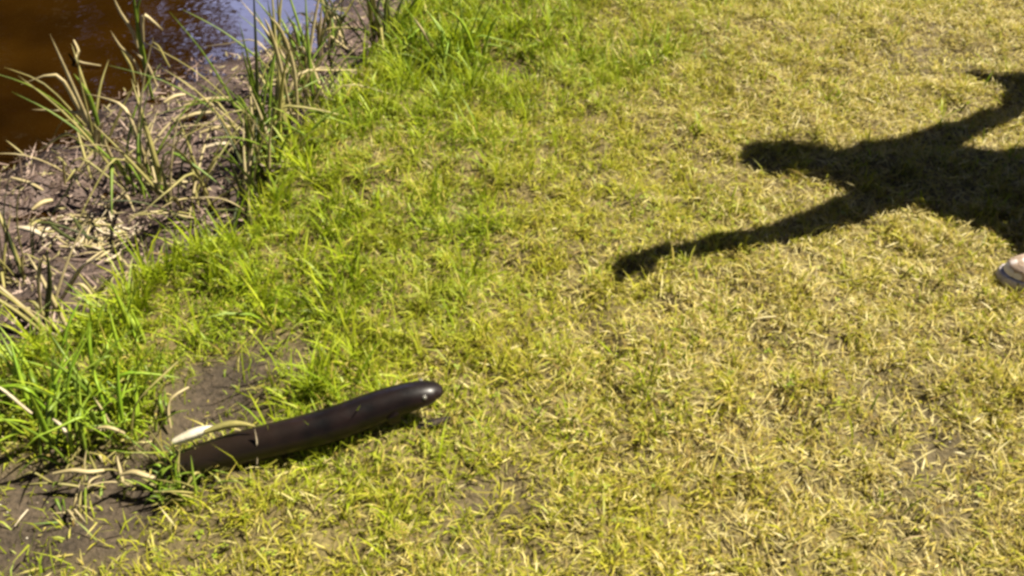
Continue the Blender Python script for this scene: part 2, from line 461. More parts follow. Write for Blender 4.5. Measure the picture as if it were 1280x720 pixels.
# ------------------------------------------------------------------ reed litter on the mud
def litter():
    n_ = 110000
    x = rng.uniform(-4.5, 1.2, n_); y = rng.uniform(.9, 5.6, n_)
    dE = sdist(E_line, x, y); dW = sdist(W_line, x, y)
    cl = fbm(x, y, 6, 3, 50.0)
    k = (dE < .03) & (dW > -.05) & (rng.random(n_) < .15 + .9 * cl) & (in_view(x, y) | (rng.random(n_) < .3))
    x, y, cl = x[k], y[k], cl[k]; N = len(x); r = rng.random(N)
    L = rng.uniform(.010, .042, N) * np.where(rng.random(N) < .10, 2.8, 1); w = rng.uniform(.002, .007, N)
    lean = rng.uniform(1.2, 1.6, N); curl = rng.uniform(-.2, .5, N)
    c1 = np.array((.42, .31, .25)); c2 = np.array((.20, .135, .11)); c3 = np.array((.09, .06, .042)); c4 = np.array((.36, .31, .14))
    col = mixc(c2[None], c1[None], np.clip(r ** 1.6 + (cl - .5) * 2.2, 0, 1))
    sel = rng.random(N)
    col = np.where((sel < .38)[:, None], c3, col); col = np.where((sel > .86)[:, None], c4, col)
    V, Q, T, K = blades(x, y, height(x, y) + rng.uniform(.001, .02, N), L, w, rng.uniform(0, 6.28, N), lean, curl, col, col, rng.uniform(-.4, .4, N))
    o = link('reed_litter', mesh_np('reed_litter', V, Q, T, K), attr_leaf_mat('dead_reed', .7, .08, .2))
    tag(o, 'broken brown dead reeds littering the mud by the water', 'litter', kind='stuff')
    print('litter', N)
litter()

# ------------------------------------------------------------------ ribbons: leaves and stalks
leaf_mats = {
    'green': noise_mat('reed_leaf_green', (.09, .15, .012), (.19, .26, .024), 14, .45, .1),
    'bright': noise_mat('grass_leaf_bright', (.17, .29, .014), (.29, .38, .025), 12, .45, .1),
    'dark': noise_mat('reed_leaf_dark', (.035, .045, .012), (.075, .085, .02), 14, .5, .1),
    'tan': noise_mat('reed_leaf_tan', (.34, .27, .12), (.50, .41, .22), 18, .55, .1),
    'olive': noise_mat('reed_leaf_olive', (.22, .20, .06), (.36, .31, .10), 14, .5, .1),
    'rot': noise_mat('dark_filler', (.012, .008, .006), (.035, .022, .014), 40, .7, .4),  # near-black colour of the strip added under the eel's head
    'cream': noise_mat('dry_leaf_cream', (.66, .58, .42), (.78, .72, .58), 22, .6, .2),
    'pale': noise_mat('dry_leaf_pale', (.46, .37, .24), (.62, .53, .38), 22, .6, .2),
}
def ribbon(name, pts, w, mat, parent=None, fold=.25, side=None, tip=True):
    """a leaf with a folded midrib following pts; w its width"""
    pts = [Vector(p) for p in pts]
    # resample
    out = []
    for i in range(len(pts) - 1):
        p0 = pts[max(i - 1, 0)]; p1 = pts[i]; p2 = pts[i + 1]; p3 = pts[min(i + 2, len(pts) - 1)]
        for k in range(3):
            t = k / 3
            out.append(.5 * ((2 * p1) + (p2 - p0) * t + (2 * p0 - 5 * p1 + 4 * p2 - p3) * t * t + (3 * p1 - p0 - 3 * p2 + p3) * t ** 3))
    out.append(pts[-1])
    org = Vector(parent.location) if parent else out[0].copy()
    V = []; F = []
    nP = len(out)
    for i, p in enumerate(out):
        d = (out[min(i + 1, nP - 1)] - out[max(i - 1, 0)]).normalized()
        s = side.copy() if side else Vector((1, .25, 0))
        s = (s - d * s.dot(d))
        if s.length < 1e-3: s = Vector((0, 1, 0)) - d * d.y
        s.normalize(); nrm = d.cross(s)
        t = i / (nP - 1)
        ww = w * (.55 + 1.5 * t if t < .3 else 1.0) * (1 - max(0, (t - .45) / .55) ** 1.6 * (.96 if tip else .4)) / 2
        for q_ in (p - s * ww, p + nrm * ww * fold * 2, p + s * ww, p - nrm * .0012):
            V.append(q_ - org)
    for i in range(nP - 1):
        a, b = 4 * i, 4 * i + 4
        for k in range(4):
            k2 = (k + 1) % 4
            F.append((a + k, a + k2, b + k2, b + k))
    me = bpy.data.meshes.new(name); me.from_pydata([tuple(v) for v in V], [], F)
    o = link(name, me, leaf_mats[mat], parent)
    if not parent: o.location = org
    return o
def hz(x, y): return float(height(np.array([x]), np.array([y]))[0])
def clump(name, label, cat, base_px, base_z, n_leaf, Lr, wr, mats, spread=.05, lean=(.05, .6), hand=(), group=None, azr=(0, 6.283)):
    g = G(*base_px, base_z)
    g.z = hz(g.x, g.y)
    root = empty(name, g)
    tag(root, label, cat, group)
    for k in range(int(n_leaf * (1.7 if 'reed' in name else 1))):
        a = random.uniform(*azr); rr = spread * math.sqrt(random.random())
        b = Vector((g.x + rr * math.cos(a * 3.1), g.y + rr * math.sin(a * 3.1), 0)); b.z = max(hz(b.x, b.y), -.3) - .01
        L = random.uniform(*Lr) * (1.75 if 'reed' in name else 1.0); ln = random.uniform(*lean); cu = random.uniform(.1, 1.0)
        pts = [b]; p = b.copy()
        kink = random.random() < .25
        for j in range(4):
            an = ln + cu * ((j + .5) / 4) ** 1.5 + (1.2 if kink and j >= 2 else 0)
            p = p + Vector((math.cos(a) * math.sin(an), math.sin(a) * math.sin(an), math.cos(an))) * L / 4
            pts.append(p.copy())
        ribbon('leaf', pts, random.uniform(*wr) * (1.35 if 'reed' in name else 1.1), random.choice(mats), root, side=Vector((-math.sin(a), math.cos(a), random.uniform(-.5, .5))))
    for (pl, w, mt) in hand:
        pts = []
        dy = random.uniform(-.03, .03)
        for i, q_ in enumerate(pl):
            v = P(q_[0], q_[1], g.y + dy * i / len(pl))
            if i == 0: v.z = max(min(v.z, .05), g.z - .02)
            pts.append(v)
        ribbon('leaf', pts, w, mt, root, side=Vector((1, .3, .4)))
    return root
RG = 'reed clumps along the water'
MX = ['green', 'olive', 'green', 'tan', 'olive']
clump('reed_clump', 'spiky reed clump leaning over the brown water with tan leaves spread left', 'reeds', (128, 190), WATER_Z, 3, (.12, .25), (.008, .012), MX, .03, (.2, .9), group=RG, hand=[
    ([(128, 190), (105, 140), (84, 92), (62, 42)], .013, 'tan'), ([(120, 175), (95, 130), (70, 94), (26, 106)], .014, 'tan'),
    ([(125, 180), (112, 150), (90, 140), (40, 137)], .014, 'tan'), ([(120, 170), (100, 150), (55, 105), (5, 84)], .007, 'olive'),
    ([(130, 200), (110, 165), (80, 150), (62, 185)], .007, 'olive'), ([(118, 200), (122, 175), (126, 158), (130, 152)], .013, 'tan'),
    ([(135, 200), (115, 130), (105, 110), (92, 92)], .015, 'green'), ([(120, 190), (112, 150), (100, 100), (97, 60)], .008, 'olive')])
clump('reed_clump', 'tall upright reed standing in front of brown water, dry leaves drooping', 'reeds', (190, 125), WATER_Z, 0, (.15, .3), (.008, .012), MX, .02, group=RG, hand=[
    ([(190, 125), (180, 70), (170, 20), (160, -60)], .012, 'green'), ([(192, 125), (175, 60), (172, 10), (186, -30)], .011, 'green'),
    ([(186, 120), (170, 80), (150, 58), (138, 38)], .012, 'tan'), ([(196, 108), (186, 85), (178, 74), (165, 62)], .013, 'tan'),
    ([(172, 60), (166, 40), (150, 15), (138, -12)], .013, 'tan'), ([(176, 40), (178, 20), (190, 26), (204, 38)], .014, 'tan'),
    ([(168, 103), (164, 85), (156, 70), (150, 60)], .012, 'olive'), ([(212, 84), (204, 70), (198, 58), (190, 52)], .010, 'olive')])
clump('reed_clump', 'reed clump with one thin dark vertical stem against the sky reflection', 'reeds', (322, 205), -.11, 12, (.14, .30), (.006, .011), MX, .05, (.05, .5), group=RG, hand=[
    ([(325, 205), (322, 130), (320, 60), (316, -30)], .011, 'dark'), ([(330, 205), (318, 160), (305, 130), (296, 118)], .011, 'green')])
clump('reed_clump', 'dense green reed clump right of the dark stem, beside the lawn edge', 'reeds', (352, 185), -.09, 22, (.16, .34), (.007, .012), ['green', 'green', 'olive', 'tan'], .08, (.05, .55), group=RG, hand=[
    ([(365, 150), (350, 80), (338, 40), (330, 22)], .012, 'tan'), ([(372, 160), (368, 90), (352, 40), (336, 20)], .012, 'tan')])
clump('reed_clump', 'olive reed clump behind the dense green one, near the grass bank', 'reeds', (388, 120), -.09, 16, (.14, .30), (.006, .011), MX, .07, (.05, .6), group=RG)
clump('reed_clump', 'low brown-green reed clump below the strip of sky reflection', 'reeds', (415, 60), -.12, 14, (.10, .22), (.006, .010), ['olive', 'tan', 'dark', 'green'], .08, (.1, .8), group=RG)
clump('reed_clump', 'dark green reed clump at the top edge beside the bright tuft', 'reeds', (478, 52), -.06, 16, (.12, .26), (.007, .012), ['dark', 'green', 'dark', 'olive'], .06, (.05, .5), group=RG)
clump('reed_clump', 'straggly reed clump in the middle of the mud, bent dry leaves', 'reeds', (182, 240), -.12, 16, (.12, .28), (.006, .011), ['olive', 'tan', 'green', 'tan'], .07, (.1, .8), group=RG, hand=[
    ([(150, 215), (136, 190), (130, 172), (140, 160)], .011, 'tan'), ([(118, 200), (120, 170), (124, 160), (128, 152)], .010, 'tan')])
clump('reed_clump', 'tangled reed clump between the mud and the corner of the lawn', 'reeds', (245, 255), -.10, 16, (.10, .24), (.006, .010), ['olive', 'tan', 'olive', 'dark'], .08, (.2, 1.0), group=RG)
clump('reed_clump', 'reed clump at the lower mud edge with one dark upright leaf', 'reeds', (62, 395), -.06, 7, (.10, .20), (.006, .010), ['tan', 'olive', 'olive'], .05, (.1, .7), group=RG, hand=[
    ([(58, 405), (60, 375), (62, 350), (58, 310)], .014, 'dark'), ([(52, 395), (48, 350), (54, 320), (68, 350)], .009, 'tan')])
clump('reed_clump', 'dry reed clump with two pale bent leaves leaning like arrows', 'reeds', (130, 375), -.06, 5, (.08, .16), (.005, .009), ['tan', 'olive'], .05, (.2, .9), group=RG, hand=[
    ([(76, 376), (90, 352), (104, 332), (126, 320)], .014, 'pale'), ([(122, 390), (122, 370), (135, 350), (156, 332)], .012, 'pale'),
    ([(165, 385), (166, 360), (168, 345), (166, 325)], .014, 'dark')])
clump('reed_clump', 'reed clump cut by the left picture edge above the mud', 'reeds', (8, 330), -.10, 12, (.10, .24), (.006, .010), ['olive', 'tan', 'dark', 'olive'], .06, (.05, .6), group=RG)
clump('reed_clump', 'small brown reed clump on the bare mud between the water and pale litter', 'reeds', (95, 225), -.15, 8, (.06, .15), (.005, .009), ['tan', 'dark', 'olive'], .05, (.3, 1.1), group=RG)
clump('reed_clump', 'short reed clump against the dark lip of the bank corner', 'reeds', (312, 262), -.08, 12, (.08, .20), (.006, .010), ['green', 'olive', 'dark', 'tan'], .06, (.1, .8), group=RG)
clump('reed_clump', 'leafy green reed clump between the dark stem and the top of the lawn', 'reeds', (372, 92), -.12, 14, (.12, .24), (.007, .012), ['green', 'green', 'olive'], .08, (.05, .5), group=RG)
clump('reed_clump', 'broad green reed clump hanging over the lip of the bank', 'reeds', (338, 228), -.08, 14, (.10, .2), (.007, .012), ['green', 'olive', 'green', 'tan'], .08, (.05, .6), group=RG)
TG = 'tall grass tufts on the bank'
clump('grass_tuft', 'tall bright green grass tuft at the top edge of the lawn', 'grass tuft', (565, 72), 0, 46, (.10, .26), (.006, .011), ['bright', 'bright', 'green', 'bright'], .10, (.05, .6), group=TG, hand=[
    ([(595, 72), (588, 50), (575, 25), (552, 8)], .011, 'bright'), ([(604, 68), (612, 40), (622, 22), (640, 22)], .010, 'bright'), ([(542, 66), (532, 45), (524, 32), (516, 20)], .009, 'tan')])
clump('grass_tuft', 'tall green grass tuft left of the bright one, near dark reeds', 'grass tuft', (520, 62), 0, 24, (.08, .20), (.006, .010), ['bright', 'green', 'bright'], .07, (.05, .6), group=TG)
clump('grass_tuft', 'tall green grass tuft at the left edge above the bare mud', 'grass tuft', (20, 520), 0, 44, (.10, .22), (.006, .011), ['bright', 'bright', 'green'], .10, (.05, .7), group=TG)
clump('grass_tuft', 'thick green grass tuft with dark gaps, second from the left edge', 'grass tuft', (95, 530), 0, 50, (.10, .24), (.006, .011), ['bright', 'bright', 'green', 'green'], .10, (.05, .7), group=TG)
clump('grass_tuft', 'green grass tuft just left of the bare hollow behind the eel', 'grass tuft', (172, 515), 0, 42, (.08, .20), (.005, .010), ['bright', 'bright', 'green'], .09, (.05, .7), group=TG)
clump('grass_tuft', 'green grass tuft beside the dry bent reeds on the bank edge', 'grass tuft', (130, 450), 0, 30, (.08, .18), (.005, .010), ['bright', 'bright', 'green'], .10, (.05, .7), group=TG)
clump('grass_tuft', 'small olive grass tuft covering the tail end of the eel', 'grass tuft', (226, 594), 0, 120, (.05, .11), (.004, .008), ['olive', 'green', 'bright', 'olive'], .055, (.1, .8), group=TG)
clump('grass_tuft', 'ragged olive grass tuft at the top edge of the bare mud patch', 'grass tuft', (110, 585), 0, 40, (.05, .12), (.004, .008), ['olive', 'green', 'olive', 'tan'], .10, (.2, 1.1), group=TG)

# ------------------------------------------------------------------ single stalks and leaves
def stalk(name, label, cat, px, w, mat, zs=None, group=None):
    pts = []
    for i, q_ in enumerate(px):
        z0 = 0 if zs is None else zs[i]
        g = G(q_[0], q_[1], z0)
        if zs is None: g.z = hz(g.x, g.y) + .012
        pts.append(g)
    o = ribbon(name, pts, w, mat, None, side=Vector((.3, 1, .2)), tip=False)
    return tag(o, label, cat, group)
stalk('dry_stalk', 'pale straight stalk leaning into the tall grass at the left edge', 'stalk', [(-4, 482), (12, 494), (26, 506), (40, 517)], .008, 'pale', [.10, .085, .06, .04])
stalk('dry_stalk', 'long yellow bent grass stalk rising left of the bare hollow', 'stalk', [(165, 545), (168, 512), (184, 488), (222, 452)], .009, 'olive', [.01, .07, .11, .13])
stalk('dry_stalk', 'pale looped stalk standing at the edge of the bare hollow', 'stalk', [(214, 535), (211, 512), (216, 496), (236, 484)], .009, 'tan', [.0, .03, .05, .05])
stalk('dry_stalk', 'short curved pale stalk under the green tufts by the mud', 'stalk', [(66, 524), (76, 532), (83, 542), (85, 552)], .008, 'pale', [.05, .06, .05, .02])
stalk('dry_stalk', 'pale curved stalk lying flat left of the eel tail', 'stalk', [(112, 538), (128, 534), (142, 536), (156, 542)], .009, 'tan', [.04, .05, .05, .03])
stalk('dry_stalk', 'dry flattened stalk on the rim of the bare mud patch', 'stalk', [(66, 592), (90, 588), (110, 590), (130, 588)], .012, 'tan', [.02, .03, .03, .02])
stalk('dry_stalk', 'tan flattened stalk over the dark crack below the eel tail', 'stalk', [(150, 594), (165, 590), (180, 594), (194, 598)], .014, 'tan', [.02, .03, .03, .02])
stalk('dry_stalk', 'small pale stalk lying across the bare mud patch', 'stalk', [(16, 654), (22, 646), (27, 640), (33, 633)], .007, 'pale')
stalk('fallen_reed', 'pale fallen reed lying in the mud at the left below the water', 'fallen reed', [(14, 222), (28, 226), (40, 230), (54, 238)], .014, 'tan', [-.12, -.12, -.12, -.13])
stalk('fallen_reed', 'dark fallen reed crossing the pale litter patch, left one', 'fallen reed', [(60, 278), (72, 288), (84, 296), (96, 302)], .012, 'dark', [-.08, -.08, -.08, -.08])
stalk('fallen_reed', 'dark fallen reed crossing the pale litter patch, right one', 'fallen reed', [(92, 272), (98, 282), (104, 290), (112, 300)], .012, 'dark', [-.08, -.08, -.08, -.08])
stalk('fallen_reed', 'cream fallen reed arching over the mud right of the straggly clump', 'fallen reed', [(186, 226), (205, 230), (225, 228), (246, 226)], .012, 'tan', [-.08, -.07, -.06, -.07])
stalk('fallen_reed', 'light fallen reed at the top near the sky reflection', 'fallen reed', [(404, 34), (412, 44), (424, 54), (438, 64)], .012, 'tan', [-.09, -.08, -.08, -.08])
stalk('fallen_reed', 'pale twisted fallen reed touching the water beyond the spiky clump', 'fallen reed', [(92, 50), (98, 64), (96, 76), (126, 82)], .012, 'tan', [-.12, -.13, -.15, -.16])
for (a_, b_, lab) in [((222, 150), (268, 140), 'pinkish dead reed lying on the mud under the water edge'), ((230, 132), (286, 122), 'pale dead reed lying parallel to the water edge'),
                      ((250, 166), (296, 158), 'light dead reed beside the hollow in the mud'), ((205, 128), (232, 118), 'short tan dead reed at the foot of the tall upright reed'),
                      ((252, 186), (292, 180), 'cream dead reed low on the mud strip'), ((40, 262), (66, 250), 'tan dead reed above the pale litter patch'),
                      ((20, 284), (56, 296), 'brown dead reed at the left of the pale litter')]:
    m_ = ((a_[0] + b_[0]) / 2, (a_[1] + b_[1]) / 2 - 3)
    stalk('fallen_reed', lab, 'fallen reed', [a_, m_, b_], .02, random.choice(['tan', 'pale', 'tan']), [-.10, -.095, -.10])

# pale flat litter sheet of matted dead leaves below the mud (each leaf its own)
mat_root = empty('matted_leaves', G(100, 280, -.1))
tag(mat_root, 'pale heap of matted dead leaves on the mud', 'dead leaves')
for k in range(110):
    c_ = (random.gauss(105, 34), random.gauss(278, 16))
    ang = random.gauss(-.3, .5); hl = random.uniform(7, 22)
    z_ = 0
    pp = [G(c_[0] + hl * s_ * math.cos(ang), c_[1] + hl * s_ * math.sin(ang), -.11) for s_ in (-1, 0, 1)]
    for v_ in pp: v_.z = hz(v_.x, v_.y) + .008 + random.uniform(0, .012)
    ribbon('leaf', pp, random.uniform(.005, .012), random.choice(['pale', 'tan', 'tan', 'pale', 'olive']), mat_root, side=Vector((.2, 1, .1)))

# ------------------------------------------------------------------ little pale crumbs on bare soil
def crumbs():
    n_ = 60000
    x = rng.uniform(-2, 1.6, n_); y = rng.uniform(.9, 3.2, n_)
    k = (bare(x, y) > .35) & (rng.random(n_) < .06) & (sdist(E_line, x, y) > .05)
    x, y = x[k], y[k]; N = len(x); z = height(x, y)
    s = rng.uniform(.0015, .005, N) * np.where(rng.random(N) < .05, 1.7, 1)
    o8 = np.array([(1, 0, 0), (-1, 0, 0), (0, 1, 0), (0, -1, 0), (0, 0, .7), (0, 0, -.7)], float)
    V = (np.stack([x, y, z + s * .3], 1)[:, None] + o8[None] * (s[:, None, None] * rng.uniform(.6, 1.3, (N, 6, 1)))).reshape(-1, 3)
    f = np.array([(0, 2, 4), (2, 1, 4), (1, 3, 4), (3, 0, 4), (2, 0, 5), (1, 2, 5), (3, 1, 5), (0, 3, 5)])
    T = ((np.arange(N) * 6)[:, None, None] + f[None]).reshape(-1, 3)
    pale = (rng.random(N) < .12)[:, None]
    col = np.where(pale, np.array((.62, .56, .44)), np.array((.13, .10, .07)) * rng.uniform(.6, 1.5, (N, 1)))
    o = link('soil_crumbs', mesh_np('soil_crumbs', V, None, T, np.repeat(col, 6, 0)), attr_leaf_mat('crumb', .8, 0, .2))
    tag(o, 'small pale and brown crumbs on the bare earth', 'crumbs', kind='stuff')
crumbs()

# ------------------------------------------------------------------ the eel
def build_eel():
    ctrl = [  # picture column and row of the lower edge, belly height, half width, half height
        (130, 560, -.060, .004, .006), (160, 572, -.058, .012, .016), (196, 582, -.045, .024, .028), (235, 587, -.012, .031, .034),
        (290, 580, .002, .034, .035), (350, 571, .006, .0345, .036), (410, 560, .006, .0355, .037), (455, 549, .010, .036, .036),
        (492, 540, .022, .0345, .033), (516, 535, .036, .032, .029), (534, 531, .051, .029, .0235), (546, 528, .061, .023, .0165), (554, 526, .069, .013, .008)]
    cs = []
    for (px, py, z, hw, hh) in ctrl:
        g = G(px, py)
        zz = (hz(g.x, g.y) if px < 240 else max(hz(g.x, g.y), -.01)) + z
        cs.append((Vector((g.x, g.y + hw * .55, zz + hh)), hw, hh))
    # smooth heights a little
    zsm = [c[0].z for c in cs]
    for it in range(2):
        zsm = [zsm[0]] + [(zsm[i - 1] + 2 * zsm[i] + zsm[i + 1]) / 4 for i in range(1, len(zsm) - 1)] + [zsm[-1]]
    for c, z in zip(cs, zsm): c[0].z = z
    pts = []
    for i in range(len(cs) - 1):
        q = [cs[max(i - 1, 0)], cs[i], cs[i + 1], cs[min(i + 2, len(cs) - 1)]]
        for k in range(6):
            t = k / 6
            h = lambda a, b, c, d: .5 * ((2 * b) + (c - a) * t + (2 * a - 5 * b + 4 * c - d) * t * t + (3 * b - a - 3 * c + d) * t ** 3)
            pts.append((h(*[v[0] for v in q]), h(*[v[1] for v in q]), h(*[v[2] for v in q])))
    pts.append(cs[-1])
    org = Vector((pts[len(pts) // 2][0].x, pts[len(pts) // 2][0].y, 0))
    root = empty('eel', org)
    tag(root, 'thick dark brown wet eel lying on the grass with its head raised', 'eel')
    NS = 28
    V = []; F = []; frames = []
    for i, (p, hw, hh) in enumerate(pts):
        d = (pts[min(i + 1, len(pts) - 1)][0] - pts[max(i - 1, 0)][0]).normalized()
        s = d.cross(Vector((0, 0, 1))).normalized(); u = s.cross(d)
        frames.append((p, d, s, u, hw, hh))
        for k in range(NS):
            a = 2 * math.pi * k / NS
            ca, sa = math.cos(a), math.sin(a)
            sq = .93 if sa < 0 else 1.0
            V.append(p - org + s * hw * ca + u * hh * sa * sq)
    for i in range(len(pts) - 1):
        for k in range(NS):
            F.append((i * NS + k, i * NS + (k + 1) % NS, (i + 1) * NS + (k + 1) % NS, (i + 1) * NS + k))
    V.append(pts[0][0] - org); V.append(pts[-1][0] + frames[-1][1] * .005 - org)
    e = (len(pts) - 1) * NS
    for k in range(NS):
        F.append((len(V) - 2, (k + 1) % NS, k)); F.append((len(V) - 1, e + k, e + (k + 1) % NS))
    me = bpy.data.meshes.new('eel_body'); me.from_pydata([tuple(v) for v in V], [], F)
    m, nt, n, l, b = new_mat('eel_skin')
    tc = n.new('ShaderNodeTexCoord')
    t = n.new('ShaderNodeTexNoise'); t.inputs['Scale'].default_value = 17; t.inputs['Detail'].default_value = 8
    l.new(tc.outputs['Object'], t.inputs['Vector'])
    sep = n.new('ShaderNodeSeparateXYZ'); l.new(tc.outputs['Object'], sep.inputs[0])
    r = n.new('ShaderNodeValToRGB')
    r.color_ramp.elements[0].position = .3; r.color_ramp.elements[1].position = .72
    r.color_ramp.elements[0].color = (.002, .0012, .0012, 1); r.color_ramp.elements[1].color = (.016, .0075, .0058, 1)
    l.new(t.outputs['Fac'], r.inputs['Fac'])
    # the tail half is browner than the head
    mr = n.new('ShaderNodeMapRange'); mr.inputs['From Min'].default_value = -.30; mr.inputs['From Max'].default_value = -.02
    mr.inputs['To Min'].default_value = 1; mr.inputs['To Max'].default_value = 0
    l.new(sep.outputs['X'], mr.inputs['Value'])
    mix = n.new('ShaderNodeMix'); mix.data_type = 'RGBA'
    l.new(mr.outputs[0], mix.inputs[0]); l.new(r.outputs[0], mix.inputs[6]); mix.inputs[7].default_value = (.020, .013, .007, 1)
    l.new(mix.outputs[2], b.inputs['Base Color'])
    b.inputs['Roughness'].default_value = .45; b.inputs['Specular IOR Level'].default_value = .22
    bp = n.new('ShaderNodeBump'); bp.inputs['Strength'].default_value = .5; bp.inputs['Distance'].default_value = .006
    b.inputs['Coat Weight'].default_value = .28; b.inputs['Coat Roughness'].default_value = .3
    l.new(t.outputs['Fac'], bp.inputs['Height']); l.new(bp.outputs['Normal'], b.inputs['Normal'])
    body = link('body', me, m, root)
    # low dorsal fin along the back
    Vf = []; Ff = []
    sel = [i for i in range(len(frames)) if 4 <= i <= 22]
    for j, i in enumerate(sel):
        p, d, s, u, hw, hh = frames[i]
        hgt = .0022 * math.sin(math.pi * min(1, (len(sel) - 1 - j) / 14 + .05) / 2)
        for q_ in (p + u * hh * .94 + s * .006, p + u * (hh + hgt), p + u * hh * .94 - s * .006): Vf.append(q_ - org)
    for j in range(len(sel) - 1):
        a, b_ = 3 * j, 3 * j + 3
        for k in range(3): Ff.append((a + k, a + (k + 1) % 3, b_ + (k + 1) % 3, b_ + k))
    me = bpy.data.meshes.new('fin'); me.from_pydata([tuple(v) for v in Vf], [], Ff)
    link('dorsal_fin', me, m, root)
    # pectoral fins behind the head
    fi = 50
    for sd in (1, -1):
        p, d, s, u, hw, hh = frames[fi]
        base = p + s * sd * hw * .93 - u * hh * .25
        bmf = bmesh.new()
        ring = []
        for k in range(9):
            a = -1.15 + 2.3 * k / 8
            ln = .034 * (1 - .25 * abs(a))
            ring.append(base + (-d * math.cos(a) + u * math.sin(a) * .7) * ln + s * sd * .010 * math.cos(a))
        top = [bmf.verts.new(v - org) for v in ring]; c0 = bmf.verts.new(base - org)
        bot = [bmf.verts.new(v - org - s * sd * .0016) for v in ring]; c1 = bmf.verts.new(base - org - s * sd * .003)
        for k in range(8):
            bmf.faces.new((c0, top[k], top[k + 1])); bmf.faces.new((c1, bot[k + 1], bot[k])); bmf.faces.new((top[k], bot[k], bot[k + 1], top[k + 1]))
        me = bpy.data.meshes.new('pectoral_fin'); bmf.to_mesh(me); bmf.free()
        link('pectoral_fin', me, m, root)
    # eyes and mouth line
    em, nt, n, l, b = new_mat('eel_eye')
    b.inputs['Base Color'].default_value = (.16, .15, .13, 1); b.inputs['Roughness'].default_value = .08
    for sd in (1, -1):
        p, d, s, u, hw, hh = frames[59]
        bme = bmesh.new()
        bmesh.ops.create_uvsphere(bme, u_segments=10, v_segments=8, radius=.0055)
        c0 = p + s * sd * hw * .80 + u * hh * .52 - org
        for v in bme.verts: v.co = v.co + c0
        me = bpy.data.meshes.new('eye'); bme.to_mesh(me); bme.free()
        link('eye', me, em, root)
    Vm = []; Fm = []
    line = [frames[i] for i in range(56, len(frames))]
    loop = [(f, 1) for f in line] + [(f, -1) for f in line[::-1]]
    for (f, sd) in loop:
        p, d, s, u, hw, hh = f
        c0 = p + s * sd * (hw * .985) - u * hh * .12
        for q_ in (c0 + u * .0016, c0 + s * sd * .0018, c0 - u * .0016): Vm.append(q_ - org)
    for j in range(len(loop) - 1):
        a, b_ = 3 * j, 3 * j + 3
        for k in range(2): Fm.append((a + k, a + k + 1, b_ + k + 1, b_ + k))
    me = bpy.data.meshes.new('lip'); me.from_pydata([tuple(v) for v in Vm], [], Fm)
    link('lip', me, noise_mat('eel_lip', (.03, .02, .018), (.05, .035, .03), 40, .35, .1), root)
build_eel()

# dead leaf at the tail and the stalk over the back
def leaf_thing(name, label, cat, px, w, mat, zs):
    pts = [G(a[0], a[1], z) for a, z in zip(px, zs)]
    return tag(ribbon(name, pts, w, mat, None, side=Vector((.1, .75, .65)), fold=.12), label, cat)
leaf_thing('dead_leaf', 'broad cream dead leaf resting against the tail end of the eel', 'leaf', [(216, 553), (236, 545), (254, 538), (276, 533)], .023, 'cream', [.05, .062, .07, .072])
leaf_thing('dead_leaf', 'narrow olive dead leaf lying along the back of the eel', 'leaf', [(256, 540), (280, 532), (300, 530), (320, 533)], .016, 'olive', [.07, .078, .082, .082])
leaf_thing('dead_leaf', 'small dark strip added for the dark shape under the raised head of the eel', 'leaf', [(518, 538), (534, 533), (550, 527), (564, 521)], .022, 'rot', [.006, .014, .018, .022])  # no real leaf: added strip, its dark colour imitates the dark shape there
leaf_thing('dry_stalk', 'thin pale stalk standing upright across the body of the eel', 'stalk', [(321, 580), (322, 568), (321, 552), (318, 536)], .008, 'pale', [.012, .03, .058, .085])

# ------------------------------------------------------------------ the person whose shadow falls on the lawn
def caps(bm, a, b, ra, rb, n=14, flat=None):
    a, b = Vector(a), Vector(b)
    d = b - a
    for (p, r_) in ((a, ra), (b, rb)):
        vs_ = bmesh.ops.create_uvsphere(bm, u_segments=n, v_segments=n // 2 + 2, radius=r_)['verts']
        for v in vs_: v.co += p
    if d.length > 1e-4:
        q = d.to_track_quat('Z', 'Y').to_matrix().to_4x4()
        q.translation = (a + b) / 2
        bmesh.ops.create_cone(bm, cap_ends=True, segments=n, radius1=ra, radius2=rb, depth=d.length, matrix=q)
def blob(bm, c, rx, ry, rz, rot=None):
    vs_ = bmesh.ops.create_uvsphere(bm, u_segments=18, v_segments=12, radius=1)['verts']
    for v in vs_:
        w = Vector((v.co.x * rx, v.co.y * ry, v.co.z * rz))
        if rot: w = rot @ w
        v.co = w + Vector(c)
def remesh(name, bm, mat, voxel, parent, org, smooth=6):
    for v in bm.verts: v.co -= org
    me = bpy.data.meshes.new(name); bm.to_mesh(me); bm.free()
    o = bpy.data.objects.new(name, me); C.objects.link(o); me.materials.append(mat)
    md = o.modifiers.new('remesh', 'REMESH'); md.mode = 'VOXEL'; md.voxel_size = voxel; md.use_smooth_shade = True
    sm = o.modifiers.new('smooth', 'SMOOTH'); sm.iterations = smooth; sm.factor = .5
    if parent: o.parent = parent
    else: o.location = org
    return o
